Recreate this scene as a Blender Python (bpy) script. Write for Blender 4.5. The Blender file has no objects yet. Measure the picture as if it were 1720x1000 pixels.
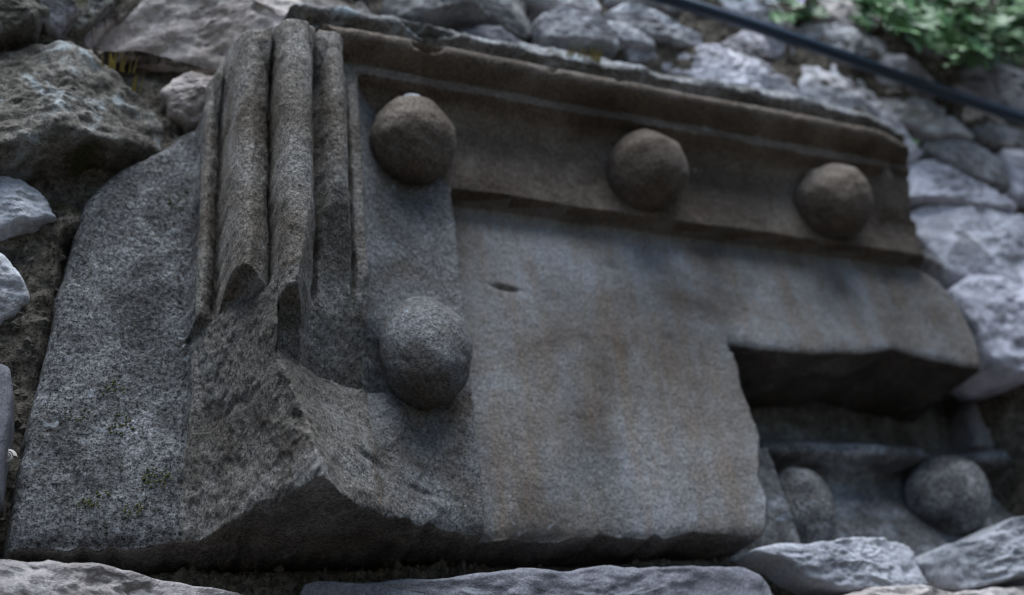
import bpy, math, random
import numpy as np

# ------------------------------------------------------------------ camera, sky, sun, exposure
# World: X runs along the wall to the right, Z is up, the wall faces -Y. "p" below means metres proud of the wall (p = -y).
scn = bpy.context.scene
C = scn.collection
R_ = np.array([0.9316389, 0.07654409, 0.35523226])      # wall's right, up and inward axes seen from the camera
U_ = np.array([-0.11469232, -0.8656571, 0.48732275])
I_ = np.array([-0.34481101, 0.49475124, 0.79770081])
FOC, DIST = 1680.0, 0.82
CAM_U, CAM_Z = -0.29152, -0.24957
from mathutils import Matrix, Vector
cam = bpy.data.cameras.new('camera')
camo = bpy.data.objects.new('camera', cam); C.objects.link(camo)
m = Matrix.Identity(4)
for k in range(3):
    m[0][k] = (R_[0], -R_[1], -R_[2])[k]
    m[1][k] = (I_[0], -I_[1], -I_[2])[k]
    m[2][k] = (U_[0], -U_[1], -U_[2])[k]
m[0][3], m[1][3], m[2][3] = CAM_U, -DIST, CAM_Z
camo.matrix_world = m
cam.sensor_width = 36.0
cam.lens = 36.0 * FOC / 1720.0
cam.clip_start = 0.02; cam.clip_end = 400
cam.dof.use_dof = True
cam.dof.focus_distance = 0.80
cam.dof.aperture_fstop = 3.0
scn.camera = camo

SUN_DIR = Vector((-0.06, -0.30, 1.0)).normalized()        # towards the brightest part of a high, overcast sky
w = bpy.data.worlds.new('World'); scn.world = w; w.use_nodes = True
nt = w.node_tree
bg = nt.nodes['Background']
sky = nt.nodes.new('ShaderNodeTexSky'); sky.sky_type = 'NISHITA'; sky.sun_disc = False; sky.ozone_density = 2.0; sky.dust_density = 0.3
sky.sun_elevation = math.asin(SUN_DIR.z); sky.sun_rotation = math.atan2(SUN_DIR.x, SUN_DIR.y)
nt.links.new(sky.outputs[0], bg.inputs[0]); bg.inputs[1].default_value = 0.054
sl = bpy.data.lights.new('sun', 'SUN'); sl.energy = 3.3; sl.angle = math.radians(60); sl.color = (0.93, 0.97, 1.0)
so = bpy.data.objects.new('sun', sl); C.objects.link(so); so.rotation_euler = SUN_DIR.to_track_quat('Z', 'Y').to_euler()
scn.view_settings.view_transform = 'Standard'
scn.view_settings.look = 'None'
scn.view_settings.exposure = 1.2
scn.view_settings.gamma = 1.0
scn.cycles.max_bounces = 6
scn.cycles.filter_width = 1.1

# ------------------------------------------------------------------ helpers
def uz(x, y, p=0.0):
    """photograph pixel -> place on the wall at p metres proud"""
    v = np.array([x - 860.0, y - 500.0, FOC])
    r = np.array([v @ R_, v @ I_, v @ U_])
    t = (DIST - p) / r[1]
    return r[0] * t + CAM_U, r[2] * t + CAM_Z

def in_view(u, z, p=0.0, margin=0):
    X = R_ * (u - CAM_U) + U_ * (z - CAM_Z) + I_ * (DIST - p)
    if X[2] < 0.05: return False
    a, b = 860 + FOC * X[0] / X[2], 500 + FOC * X[1] / X[2]
    return -margin < a < 1720 + margin and -margin < b < 1000 + margin

def hash3(ix, iy, iz, seed):
    h = (ix.astype(np.uint32) * np.uint32(374761393) + iy.astype(np.uint32) * np.uint32(668265263)
         + iz.astype(np.uint32) * np.uint32(2147483647 - 1274126177) + np.uint32((seed * 362437 + 12345) & 0xffffffff))
    h = (h ^ (h >> np.uint32(13))) * np.uint32(1274126177)
    h = (h ^ (h >> np.uint32(16))) * np.uint32(2246822519)
    h ^= h >> np.uint32(15)
    return h.astype(np.float32) / np.float32(4294967295.0) * 2 - 1

def vnoise(x, y, z, seed=0):
    fx, fy, fz = np.floor(x), np.floor(y), np.floor(z)
    ix, iy, iz = fx.astype(np.int64), fy.astype(np.int64), fz.astype(np.int64)
    a, b, c = x - fx, y - fy, z - fz
    a = a * a * a * (a * (a * 6 - 15) + 10); b = b * b * b * (b * (b * 6 - 15) + 10); c = c * c * c * (c * (c * 6 - 15) + 10)
    r = 0
    for dx in (0, 1):
        for dy in (0, 1):
            for dz in (0, 1):
                wgt = (a if dx else 1 - a) * (b if dy else 1 - b) * (c if dz else 1 - c)
                r = r + wgt * hash3(ix + dx, iy + dy, iz + dz, seed)
    return r

def fbm(x, y, z, freq, octs=4, gain=0.5, seed=0):
    r, amp, tot = 0, 1.0, 0
    for k in range(octs):
        r = r + amp * vnoise(x * freq + 17.3 * k, y * freq + 5.1 * k, z * freq - 9.7 * k, seed + k)
        tot += amp; amp *= gain; freq *= 2.03
    return r / tot

def sstep(a, b, x):
    t = np.clip((x - a) / (b - a), 0, 1); return t * t * (3 - 2 * t)

def smin(a, b, k):
    h = np.clip(0.5 + 0.5 * (b - a) / k, 0, 1); return b * (1 - h) + a * h - k * h * (1 - h)

def smax(a, b, k): return -smin(-a, -b, k)

def mesh_np(name, verts, faces, normals=None, smooth=True):
    """faces: (n,4) or (n,3) int array"""
    me = bpy.data.meshes.new(name)
    verts = np.asarray(verts, np.float32); faces = np.asarray(faces, np.int32)
    n, k = faces.shape
    me.vertices.add(len(verts)); me.vertices.foreach_set('co', verts.ravel())
    me.loops.add(n * k); me.loops.foreach_set('vertex_index', faces.ravel())
    me.polygons.add(n)
    me.polygons.foreach_set('loop_start', np.arange(n, dtype=np.int32) * k)
    me.polygons.foreach_set('use_smooth', np.full(n, smooth))
    me.update(calc_edges=True); me.validate()
    if normals is not None:
        me.normals_split_custom_set_from_vertices(np.asarray(normals, np.float32))
    return me

def link(name, me, mat=None, parent=None):
    o = bpy.data.objects.new(name, me); C.objects.link(o)
    if mat is not None and not me.materials: me.materials.append(mat)
    if parent is not None: o.parent = parent
    return o

def empty(name, loc=(0, 0, 0)):
    o = bpy.data.objects.new(name, None); C.objects.link(o); o.location = loc; o.empty_display_size = 0.05
    return o

def tag(o, label=None, cat=None, group=None, kind=None):
    for k, v in (('label', label), ('category', cat), ('group', group), ('kind', kind)):
        if v: o[k] = v
    return o

# ------------------------------------------------------------------ materials
def rock(name, dark, mid, light, blotch=14.0, grain=420.0, fine=1100.0, bump=0.0012, gcon=0.35, pits=0.35, rough=0.92,
         lichen=0.0, lichen_col=(0.42, 0.44, 0.42), lichen_scale=30.0, moss=0.0, moss_col=(0.045, 0.05, 0.016), moss_scale=18.0,
         streak=0.0, streak_col=(0.165, 0.125, 0.095), vary=0.0, midbump=0.004, midscale=60.0, macro=0.28, chip=0.0, chipscale=22.0):
    mt = bpy.data.materials.new(name); mt.use_nodes = True
    N, L = mt.node_tree.nodes, mt.node_tree.links
    bsdf = N['Principled BSDF']; bsdf.inputs['Roughness'].default_value = rough
    bsdf.inputs['Specular IOR Level'].default_value = 0.25
    geo = N.new('ShaderNodeNewGeometry'); P = geo.outputs['Position']
    def noise(scale, det=4, ro=0.55, vec=P, dist=0.0):
        n = N.new('ShaderNodeTexNoise'); n.inputs['Scale'].default_value = scale; n.inputs['Detail'].default_value = det
        n.inputs['Roughness'].default_value = ro; n.inputs['Distortion'].default_value = dist
        L.new(vec, n.inputs['Vector']); return n.outputs['Fac']
    def ramp(fac, stops):
        r = N.new('ShaderNodeValToRGB'); el = r.color_ramp.elements
        while len(el) < len(stops): el.new(0.5)
        for e, (pos, c) in zip(el, stops):
            e.position = pos; e.color = (*c, 1) if len(c) == 3 else c
        L.new(fac, r.inputs['Fac']); return r.outputs['Color']
    def mix(fac, a, b, mode='MIX'):
        x = N.new('ShaderNodeMix'); x.data_type = 'RGBA'; x.blend_type = mode
        if isinstance(fac, float): x.inputs[0].default_value = fac
        else: L.new(fac, x.inputs[0])
        for i, s in ((6, a), (7, b)):
            if isinstance(s, tuple): x.inputs[i].default_value = (*s, 1)
            else: L.new(s, x.inputs[i])
        return x.outputs[2]
    g3 = lambda v: (v, v, v)
    nb = noise(blotch, 7, 0.62, dist=0.6)
    col = ramp(nb, [(0.33, dark), (0.5, mid), (0.68, light)])
    if streak > 0:
        mp = N.new('ShaderNodeMapping'); mp.inputs['Scale'].default_value = (1.0, 1.0, 0.16); L.new(P, mp.inputs['Vector'])
        st = noise(46.0, 5, 0.6, mp.outputs['Vector'], 0.3)
        sf = ramp(st, [(0.48, g3(0.0)), (0.66, g3(streak))])
        col = mix(sf, col, streak_col)
        sf2 = ramp(noise(70.0, 4, 0.6, mp.outputs['Vector'], 0.2), [(0.5, g3(0.0)), (0.7, g3(streak * 0.6))])
        col = mix(sf2, col, tuple(min(1, c * 1.08) for c in light))
    col = mix(1.0, col, ramp(noise(4.2, 5, 0.6, dist=0.4), [(0.34, g3(1 - macro)), (0.5, g3(1.0)), (0.68, g3(1 + macro * 0.6))]), 'MULTIPLY')
    chipb = None
    if chip > 0:
        wv = N.new('ShaderNodeVectorMath'); wv.operation = 'MULTIPLY_ADD'; wv.inputs[1].default_value = (0.05, 0.05, 0.05)
        wn = N.new('ShaderNodeTexNoise'); wn.inputs['Scale'].default_value = 16; wn.inputs['Detail'].default_value = 4; L.new(P, wn.inputs['Vector'])
        L.new(wn.outputs['Color'], wv.inputs[0]); L.new(P, wv.inputs[2])
        vo = N.new('ShaderNodeTexVoronoi'); vo.feature = 'F1'; vo.inputs['Scale'].default_value = chipscale; L.new(wv.outputs[0], vo.inputs['Vector'])
        vm = N.new('ShaderNodeVectorMath'); vm.operation = 'DOT_PRODUCT'
        sb = N.new('ShaderNodeVectorMath'); sb.operation = 'SUBTRACT'
        sc = N.new('ShaderNodeVectorMath'); sc.operation = 'SUBTRACT'; sc.inputs[1].default_value = (0.5, 0.5, 0.5)
        L.new(vo.outputs['Color'], sc.inputs[0])
        L.new(wv.outputs[0], sb.inputs[0]); L.new(vo.outputs['Position'], sb.inputs[1])
        L.new(sb.outputs[0], vm.inputs[0]); L.new(sc.outputs[0], vm.inputs[1])
        chipb = vm.outputs['Value']                       # a tilted facet inside every cell
    gr = noise(grain, 3, 0.6)
    col = mix(1.0, col, ramp(gr, [(0.3, g3(1 - gcon * 1.6)), (0.5, g3(1.0)), (0.72, g3(1 + gcon * 1.6))]), 'MULTIPLY')
    fi = noise(fine, 2, 0.6)
    col = mix(1.0, col, ramp(fi, [(0.34, g3(1 - pits * 1.7)), (0.47, g3(1.0)), (0.6, g3(1.0)), (0.72, g3(1 + pits))]), 'MULTIPLY')
    if lichen > 0:
        lf = ramp(noise(lichen_scale, 8, 0.72, dist=0.8), [(0.66 - lichen * 0.3, g3(0.0)), (0.72 - lichen * 0.3, g3(0.85))])
        col = mix(lf, col, lichen_col)
    mossf = None
    if moss > 0:
        mossf = ramp(noise(moss_scale, 8, 0.7), [(0.68 - moss * 0.35, g3(0.0)), (0.76 - moss * 0.35, g3(0.9))])
        mc = ramp(noise(260.0, 4, 0.6), [(0.35, tuple(c * 0.5 for c in moss_col)), (0.65, tuple(c * 1.6 for c in moss_col))])
        col = mix(mossf, col, mc)
    if vary > 0:
        oi = N.new('ShaderNodeObjectInfo')
        vr = ramp(oi.outputs['Random'], [(0.0, g3(1 - vary)), (0.35, (1 - vary * 0.2, 1 - vary * 0.3, 1 - vary * 0.4)), (0.7, (1.0 + vary * 0.15, 1.0, 1.0 + vary * 0.1)), (1.0, (1 + vary * 0.6,) * 3)])
        col = mix(1.0, col, vr, 'MULTIPLY')
    L.new(col, bsdf.inputs['Base Color'])
    b0 = N.new('ShaderNodeBump'); b0.inputs['Distance'].default_value = midbump; b0.inputs['Strength'].default_value = 1.0
    L.new(noise(midscale, 6, 0.65), b0.inputs['Height'])
    last = b0
    if chipb is not None:
        bc = N.new('ShaderNodeBump'); bc.inputs['Distance'].default_value = chip; bc.inputs['Strength'].default_value = 1.0
        L.new(chipb, bc.inputs['Height']); L.new(b0.outputs['Normal'], bc.inputs['Normal']); last = bc
    b1 = N.new('ShaderNodeBump'); b1.inputs['Distance'].default_value = bump; b1.inputs['Strength'].default_value = 1.0
    L.new(noise(grain * 0.8, 5, 0.7), b1.inputs['Height']); L.new(last.outputs['Normal'], b1.inputs['Normal'])
    L.new(b1.outputs['Normal'], bsdf.inputs['Normal'])
    return mt

def plain(name, col, rough=0.6, spec=0.4, var=0.0, scale=80.0, trans=0.0):
    mt = bpy.data.materials.new(name); mt.use_nodes = True
    N, L = mt.node_tree.nodes, mt.node_tree.links
    b = N['Principled BSDF']; b.inputs['Roughness'].default_value = rough; b.inputs['Specular IOR Level'].default_value = spec
    geo = N.new('ShaderNodeNewGeometry')
    n = N.new('ShaderNodeTexNoise'); n.inputs['Scale'].default_value = scale; n.inputs['Detail'].default_value = 5
    L.new(geo.outputs['Position'], n.inputs['Vector'])
    oi = N.new('ShaderNodeObjectInfo')
    ad = N.new('ShaderNodeMath'); ad.operation = 'MULTIPLY_ADD'; ad.inputs[1].default_value = 0.5
    L.new(oi.outputs['Random'], ad.inputs[0])
    hf = N.new('ShaderNodeMath'); hf.operation = 'MULTIPLY'; hf.inputs[1].default_value = 0.5; L.new(n.outputs['Fac'], hf.inputs[0])
    L.new(hf.outputs[0], ad.inputs[2])
    r = N.new('ShaderNodeValToRGB'); e = r.color_ramp.elements
    e[0].position = 0.1; e[1].position = 0.9
    e[0].color = (*[c * (1 - var) for c in col], 1); e[1].color = (*[min(1, c * (1 + var)) for c in col], 1)
    L.new(ad.outputs[0], r.inputs['Fac']); L.new(r.outputs[0], b.inputs['Base Color'])
    if trans: b.inputs['Transmission Weight'].default_value = 0.0; b.inputs['Subsurface Weight'].default_value = 0.0
    return mt

M = {}
M['block'] = rock('weathered_sandstone', (0.100, 0.085, 0.072), (0.175, 0.172, 0.174), (0.262, 0.275, 0.300), blotch=11, grain=330, fine=820,
                  bump=0.0030, gcon=0.36, pits=0.45, lichen=0.10, lichen_col=(0.30, 0.34, 0.38), lichen_scale=42, moss=0.03, moss_scale=34, midbump=0.004, midscale=75)
M['notch_shade'] = rock('shade_toned_sandstone', (0.040, 0.034, 0.029), (0.072, 0.063, 0.055), (0.13, 0.12, 0.112), blotch=16, grain=260, fine=700,
                 bump=0.002, gcon=0.35, pits=0.35, midbump=0.006, midscale=60)  # darkened stone colour stands in for the shade under the notch's overhang
M['ledge'] = rock('shade_toned_lichened_sandstone', (0.050, 0.048, 0.047), (0.120, 0.122, 0.128), (0.24, 0.255, 0.28), blotch=20, grain=240, fine=700,
                  bump=0.002, gcon=0.4, pits=0.4, lichen=0.18, lichen_col=(0.22, 0.26, 0.31), lichen_scale=30, midbump=0.006, midscale=60)  # lichened stone, base colour lowered to paint in the recess's shade
M['shaft'] = rock('warm_weathered_sandstone', (0.095, 0.079, 0.064), (0.185, 0.170, 0.154), (0.285, 0.275, 0.265), blotch=13, grain=330, fine=820,
                  bump=0.0030, gcon=0.38, pits=0.45, lichen=0.09, lichen_col=(0.33, 0.35, 0.37), lichen_scale=48, midbump=0.004, midscale=75, macro=0.35)
M['patina'] = rock('brown_sandstone_patina', (0.082, 0.064, 0.050), (0.140, 0.115, 0.096), (0.215, 0.188, 0.165), blotch=12, grain=340, fine=900,
                   bump=0.0022, gcon=0.30, pits=0.35, lichen=0.05, lichen_col=(0.34, 0.35, 0.34), lichen_scale=55, midbump=0.004, midscale=70)
M['panel'] = rock('streaked_sandstone', (0.098, 0.080, 0.068), (0.168, 0.159, 0.153), (0.228, 0.240, 0.262), blotch=9, grain=320, fine=800,
                  bump=0.0014, gcon=0.24, pits=0.26, streak=0.5, lichen=0.07, lichen_col=(0.27, 0.29, 0.32), lichen_scale=36, midbump=0.0022, midscale=70, macro=0.42)
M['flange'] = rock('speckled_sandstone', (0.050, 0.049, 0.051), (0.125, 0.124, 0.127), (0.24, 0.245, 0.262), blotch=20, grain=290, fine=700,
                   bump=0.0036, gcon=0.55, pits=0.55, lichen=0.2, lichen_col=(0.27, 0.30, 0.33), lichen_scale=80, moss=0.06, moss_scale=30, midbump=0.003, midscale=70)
M['broken'] = rock('fractured_sandstone', (0.095, 0.084, 0.073), (0.178, 0.166, 0.153), (0.27, 0.262, 0.255), blotch=16, grain=290, fine=740,
                   bump=0.0040, gcon=0.36, pits=0.48, midbump=0.005, midscale=95)
M['crust'] = rock('lichen_crusted_sandstone', (0.075, 0.07, 0.066), (0.165, 0.165, 0.165), (0.30, 0.31, 0.33), blotch=22, grain=240, fine=700,
                  bump=0.002, gcon=0.4, pits=0.4, lichen=0.30, lichen_col=(0.34, 0.40, 0.45), lichen_scale=26, moss=0.16, moss_col=(0.06, 0.062, 0.02), moss_scale=24, midbump=0.006, midscale=60)
M['lime'] = rock('blue_white_limestone', (0.22, 0.235, 0.265), (0.47, 0.50, 0.56), (0.64, 0.67, 0.72), blotch=13, grain=150, fine=500,
                 bump=0.0016, gcon=0.16, pits=0.14, lichen=0.06, lichen_col=(0.16, 0.155, 0.15), lichen_scale=30, vary=0.34, midbump=0.006, midscale=42, chip=0.75)
M['lime_pink'] = rock('pinkish_limestone', (0.24, 0.21, 0.19), (0.41, 0.375, 0.36), (0.54, 0.51, 0.50), blotch=11, grain=150, fine=500,
                      bump=0.0016, gcon=0.14, pits=0.14, lichen=0.05, lichen_col=(0.22, 0.17, 0.12), lichen_scale=24, vary=0.15, midbump=0.006, midscale=38, chip=0.7, chipscale=16)
M['slab'] = rock('smooth_blue_grey_slab', (0.19, 0.20, 0.225), (0.30, 0.315, 0.35), (0.40, 0.415, 0.45), blotch=12, grain=260, fine=700,
                 bump=0.0012, gcon=0.16, pits=0.14, vary=0.12, midbump=0.003, midscale=40)
M['lime_dim'] = rock('dull_pinkish_limestone', (0.19, 0.17, 0.165), (0.285, 0.262, 0.262), (0.37, 0.345, 0.345), blotch=11, grain=150, fine=500,
                     bump=0.0016, gcon=0.14, pits=0.14, midbump=0.006, midscale=38, chip=0.7, chipscale=16)
M['grey'] = rock('grey_rubble_stone', (0.12, 0.118, 0.122), (0.29, 0.295, 0.315), (0.50, 0.51, 0.55), blotch=15, grain=170, fine=520,
                 bump=0.0018, gcon=0.24, pits=0.2, lichen=0.12, lichen_col=(0.42, 0.45, 0.50), lichen_scale=24, vary=0.25, midbump=0.006, midscale=44, chip=0.75)
M['mossy'] = rock('mossy_dark_stone', (0.06, 0.055, 0.047), (0.13, 0.12, 0.105), (0.27, 0.265, 0.25), blotch=18, grain=190, fine=520,
                  bump=0.002, gcon=0.35, pits=0.35, lichen=0.36, lichen_col=(0.34, 0.38, 0.40), lichen_scale=18, moss=0.36, moss_col=(0.045, 0.045, 0.016), moss_scale=13, midbump=0.012, midscale=42)
M['slate'] = rock('blue_grey_stone', (0.10, 0.10, 0.118), (0.165, 0.167, 0.192), (0.235, 0.238, 0.262), blotch=10, grain=420, fine=900,
                  bump=0.0010, gcon=0.2, pits=0.2, vary=0.05, midbump=0.003, midscale=50)
M['mortar'] = rock('earthy_lime_mortar', (0.060, 0.051, 0.041), (0.120, 0.105, 0.086), (0.21, 0.19, 0.162), blotch=20, grain=170, fine=460,
                   bump=0.004, gcon=0.45, pits=0.45, moss=0.17, moss_col=(0.045, 0.05, 0.016), moss_scale=10, midbump=0.012, midscale=90)
M['crumb'] = plain('earthy_stone_crumb', (0.13, 0.12, 0.105), 0.95, 0.1, 0.7, 150)
M['cable'] = plain('black_rubber_sheath', (0.010, 0.026, 0.052), 0.33, 0.5, 0.2)
M['leaf'] = plain('green_leaf', (0.055, 0.135, 0.04), 0.5, 0.35, 0.75, 30)
M['stem'] = plain('green_stem', (0.10, 0.13, 0.05), 0.6, 0.3, 0.3)
M['straw'] = plain('dry_grass', (0.32, 0.27, 0.09), 0.7, 0.2, 0.4)
M['petal'] = plain('lilac_petal', (0.46, 0.38, 0.60), 0.6, 0.2, 0.15)
M['shell'] = plain('pale_shell', (0.55, 0.53, 0.49), 0.4, 0.4, 0.15)
M['shell_band'] = plain('dark_shell_band', (0.06, 0.055, 0.06), 0.4, 0.4, 0.2)
M['moss'] = plain('moss_cushion', (0.075, 0.082, 0.022), 0.95, 0.1, 0.6, 300)
M['pave'] = rock('street_paving_stone', (0.028, 0.023, 0.018), (0.044, 0.036, 0.028), (0.062, 0.051, 0.040), blotch=1.5, grain=40, fine=160, bump=0.004, gcon=0.2, pits=0.2, midbump=0.01, midscale=6)

# ------------------------------------------------------------------ the street below
GZ = -1.85
pave = link('pavement', mesh_np('pavement', [(-60, -60, GZ), (60, -60, GZ), (60, 0.3, GZ), (-60, 0.3, GZ)], [(0, 1, 2, 3)], smooth=False), M['pave'])
tag(pave, kind='structure')

# ------------------------------------------------------------------ the rubble wall
wall = empty('rubble_wall', (0, 0, GZ))
tag(wall, 'old rubble stone wall with earthy mortar holding the carved block', 'wall')
def wall_child(o):
    o.parent = wall; o.matrix_parent_inverse = Matrix.Translation((0, 0, -GZ)); return o

def height_grid(us, zs, pf):
    U, Z = np.meshgrid(us, zs); P = pf(U, Z)
    V = np.stack([U, -P, Z], -1).reshape(-1, 3)
    nu, nz = len(us), len(zs)
    idx = np.arange(nu * nz).reshape(nz, nu)
    F = np.stack([idx[:-1, :-1], idx[:-1, 1:], idx[1:, 1:], idx[1:, :-1]], -1).reshape(-1, 4)
    return V, F

def mortar_p(U, Z):
    p = -0.020 + 0.032 * sstep(0.10, 0.5, U) * sstep(0.50, 0.64, Z) - 0.028 * sstep(0.03, -0.01, Z) + 0.016 * fbm(U, U * 0 + 3.3, Z, 9, 3, 0.5, 5) + 0.012 * fbm(U, U * 0, Z, 42, 4, 0.6, 11)
    g = vnoise(U * 110, U * 0 + .5, Z * 110, 23)
    inside = sstep(-0.36, -0.32, U) * sstep(0.80, 0.76, U) * sstep(-0.012, 0.004, Z) * sstep(0.60, 0.56, Z) * np.maximum(sstep(0.30, 0.26, Z), sstep(-0.26, -0.22, U))
    p = p - 0.17 * inside
    p = p + 0.004 * np.maximum(g, 0) ** 1.5 + 0.0025 * vnoise(U * 230, U * 0 + .5, Z * 230, 29)
    return p
V, F = height_grid(np.arange(-0.62, 1.35, 0.005), np.arange(-0.25, 1.15, 0.005), mortar_p)
wall_child(link('mortar_bed', mesh_np('mortar_bed', V, F), M['mortar']))
def core():
    # solid body of the wall behind the mortar face
    x0, x1, y0, y1, z0, z1 = -4.0, 5.0, 0.26, 0.76, GZ - 0.02, 2.35
    v = [(x, y, z) for z in (z0, z1) for y in (y0, y1) for x in (x0, x1)]
    f = [(0, 1, 5, 4), (1, 3, 7, 5), (3, 2, 6, 7), (2, 0, 4, 6), (4, 5, 7, 6), (0, 2, 3, 1)]
    return mesh_np('mortar_core', v, f, smooth=False)
def outer_p(U, Z):
    ins = (U > -0.60) & (U < 1.33) & (Z > -0.23) & (Z < 1.13)
    return np.where(ins, -0.245, -0.055 + 0.02 * fbm(U, U * 0, Z, 7, 3, 0.5, 6) + 0.008 * vnoise(U * 30, U * 0, Z * 30, 8))
V, F = height_grid(np.arange(-4.0, 5.0, 0.03), np.arange(GZ - 0.02, 2.36, 0.03), outer_p)
wall_child(link('mortar_bed', mesh_np('mortar_bed', V, F), M['mortar']))
wall_child(link('mortar_core', core(), M['mortar']))

def stone_mesh(poly, p0, bulge, thick, seed, na=72, nr=16, rough=1.0, facets=7, edge=0.005, jag=0.008):
    """poly: outline on the wall (u,z). Domed, chipped front, sides run back into the mortar."""
    rg = np.random.RandomState(seed)
    pl = np.array(poly, float)
    area = 0.5 * np.sum(pl[:, 0] * np.roll(pl[:, 1], -1) - np.roll(pl[:, 0], -1) * pl[:, 1])
    if area < 0: pl = pl[::-1]
    nxt = np.roll(pl, -1, 0); seg = np.linalg.norm(nxt - pl, axis=1); cum = np.concatenate([[0], np.cumsum(seg)])
    s = np.linspace(0, cum[-1], na, endpoint=False)
    cl = np.vstack([pl, pl[:1]])
    O = np.stack([np.interp(s, cum, cl[:, 0]), np.interp(s, cum, cl[:, 1])], 1)
    O = 0.25 * np.roll(O, 1, 0) + 0.5 * O + 0.25 * np.roll(O, -1, 0)
    c = O.mean(0); size = math.sqrt(abs(area))
    rad = O - c
    jn = fbm(O[:, 0], O[:, 0] * 0 + seed, O[:, 1], 2.4 / size, 3, 0.5, seed)
    O = c + rad * (1 + np.clip(jag / max(size, .05) * 2.0, 0, .22) * jn)[:, None]
    planes = [(rg.uniform(-1.0, 1.0), rg.uniform(-1.0, 1.0), rg.uniform(.05, .5) * bulge) for _ in range(facets)]
    rings = []
    rr = np.concatenate([np.linspace(0.04, 0.9, nr - 4), [0.95, 0.98, 1.0]])
    for r in rr:
        Q = c + (O - c) * r
        dome = bulge * (1 - r ** 8)
        f = np.full(na, 1e3)
        for a, b, h in planes: f = np.minimum(f, bulge * 0.55 + h + a * (Q[:, 0] - c[0]) * bulge / size * 2 + b * (Q[:, 1] - c[1]) * bulge / size * 2)
        p = p0 + smin(dome, f, bulge * 0.06) - edge * max(0, (r - 0.9) / 0.1) ** 2
        rings.append(np.stack([Q[:, 0], -p * np.ones(na), Q[:, 1]], 1))
    for d in (0.12, 0.3, 0.55, 0.8, 1.0):
        Q = c + (O - c) * (1.004 - 0.10 * d * d)
        rings.append(np.stack([Q[:, 0], np.full(na, -(p0 - edge - thick * d)), Q[:, 1]], 1))
    V = np.concatenate(rings + [[[c[0], rings[0][:, 1].mean(), c[1]]], [[c[0], -(p0 - edge - thick), c[1]]]])
    n = len(rings)
    x, y, z = V[:, 0], V[:, 1], V[:, 2]
    k = rough * min(1.0, size / 0.12)
    f0 = 1.0 / max(size, 0.03)
    dn = (0.012 if bulge > 0.05 else 0.006) * k * fbm(x, y, z, f0 * 2.2, 3, 0.5, seed + 3) - 0.009 * k * np.abs(fbm(x, y, z * 1.8, f0 * 4.0, 4, 0.5, seed + 9)) + 0.0042 * k * fbm(x, y, z * 1.5, 90, 4, 0.6, seed + 5)
    dirn = np.stack([(x - c[0]) / size * 0.9, np.full(len(V), -0.9), (z - c[1]) / size * 0.9], 1)
    dirn /= np.linalg.norm(dirn, axis=1)[:, None]
    V = V + dirn * dn[:, None]
    F = []
    i0 = np.arange(na); i1 = (i0 + 1) % na
    for k2 in range(n - 1):
        F.append(np.stack([k2 * na + i0, k2 * na + na + i0, k2 * na + na + i1, k2 * na + i1], 1))
    F = np.concatenate(F)
    t1 = np.stack([np.full(na, n * na), i0, i1, i1], 1)
    t2 = np.stack([np.full(na, n * na + 1), (n - 1) * na + i1, (n - 1) * na + i0, i0 + (n - 1) * na], 1)
    me = bpy.data.meshes.new('stone')
    cen = np.array([c[0], -p0, c[1]])
    tris = np.concatenate([t1[:, :3], t2[:, :3]])
    V2 = (V - cen).astype(np.float32)
    nq, ntri = len(F), len(tris)
    me.vertices.add(len(V2)); me.vertices.foreach_set('co', V2.ravel())
    li = np.concatenate([F.ravel(), tris.ravel()]).astype(np.int32)
    me.loops.add(len(li)); me.loops.foreach_set('vertex_index', li)
    me.polygons.add(nq + ntri)
    me.polygons.foreach_set('loop_start', np.concatenate([np.arange(nq) * 4, nq * 4 + np.arange(ntri) * 3]).astype(np.int32))
    me.polygons.foreach_set('use_smooth', np.full(nq + ntri, True))
    me.update(calc_edges=True); me.validate()
    return me, Vector(cen)

def stone(poly_px, p0, mat, bulge=0.025, thick=0.11, seed=1, name='stone', px=True, grow=1.09, **kw):
    poly = [uz(x, y, p0) for x, y in poly_px] if px else poly_px
    if px:                                                  # close the joints a little
        cx, cz = sum(q[0] for q in poly) / len(poly), sum(q[1] for q in poly) / len(poly)
        poly = [(cx + (a - cx) * grow, cz + (b - cz) * grow) for a, b in poly]
    me, cen = stone_mesh(poly, p0, bulge, thick, seed, **kw)
    o = link(name, me, M[mat]); o.location = cen
    return wall_child(o)

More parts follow.
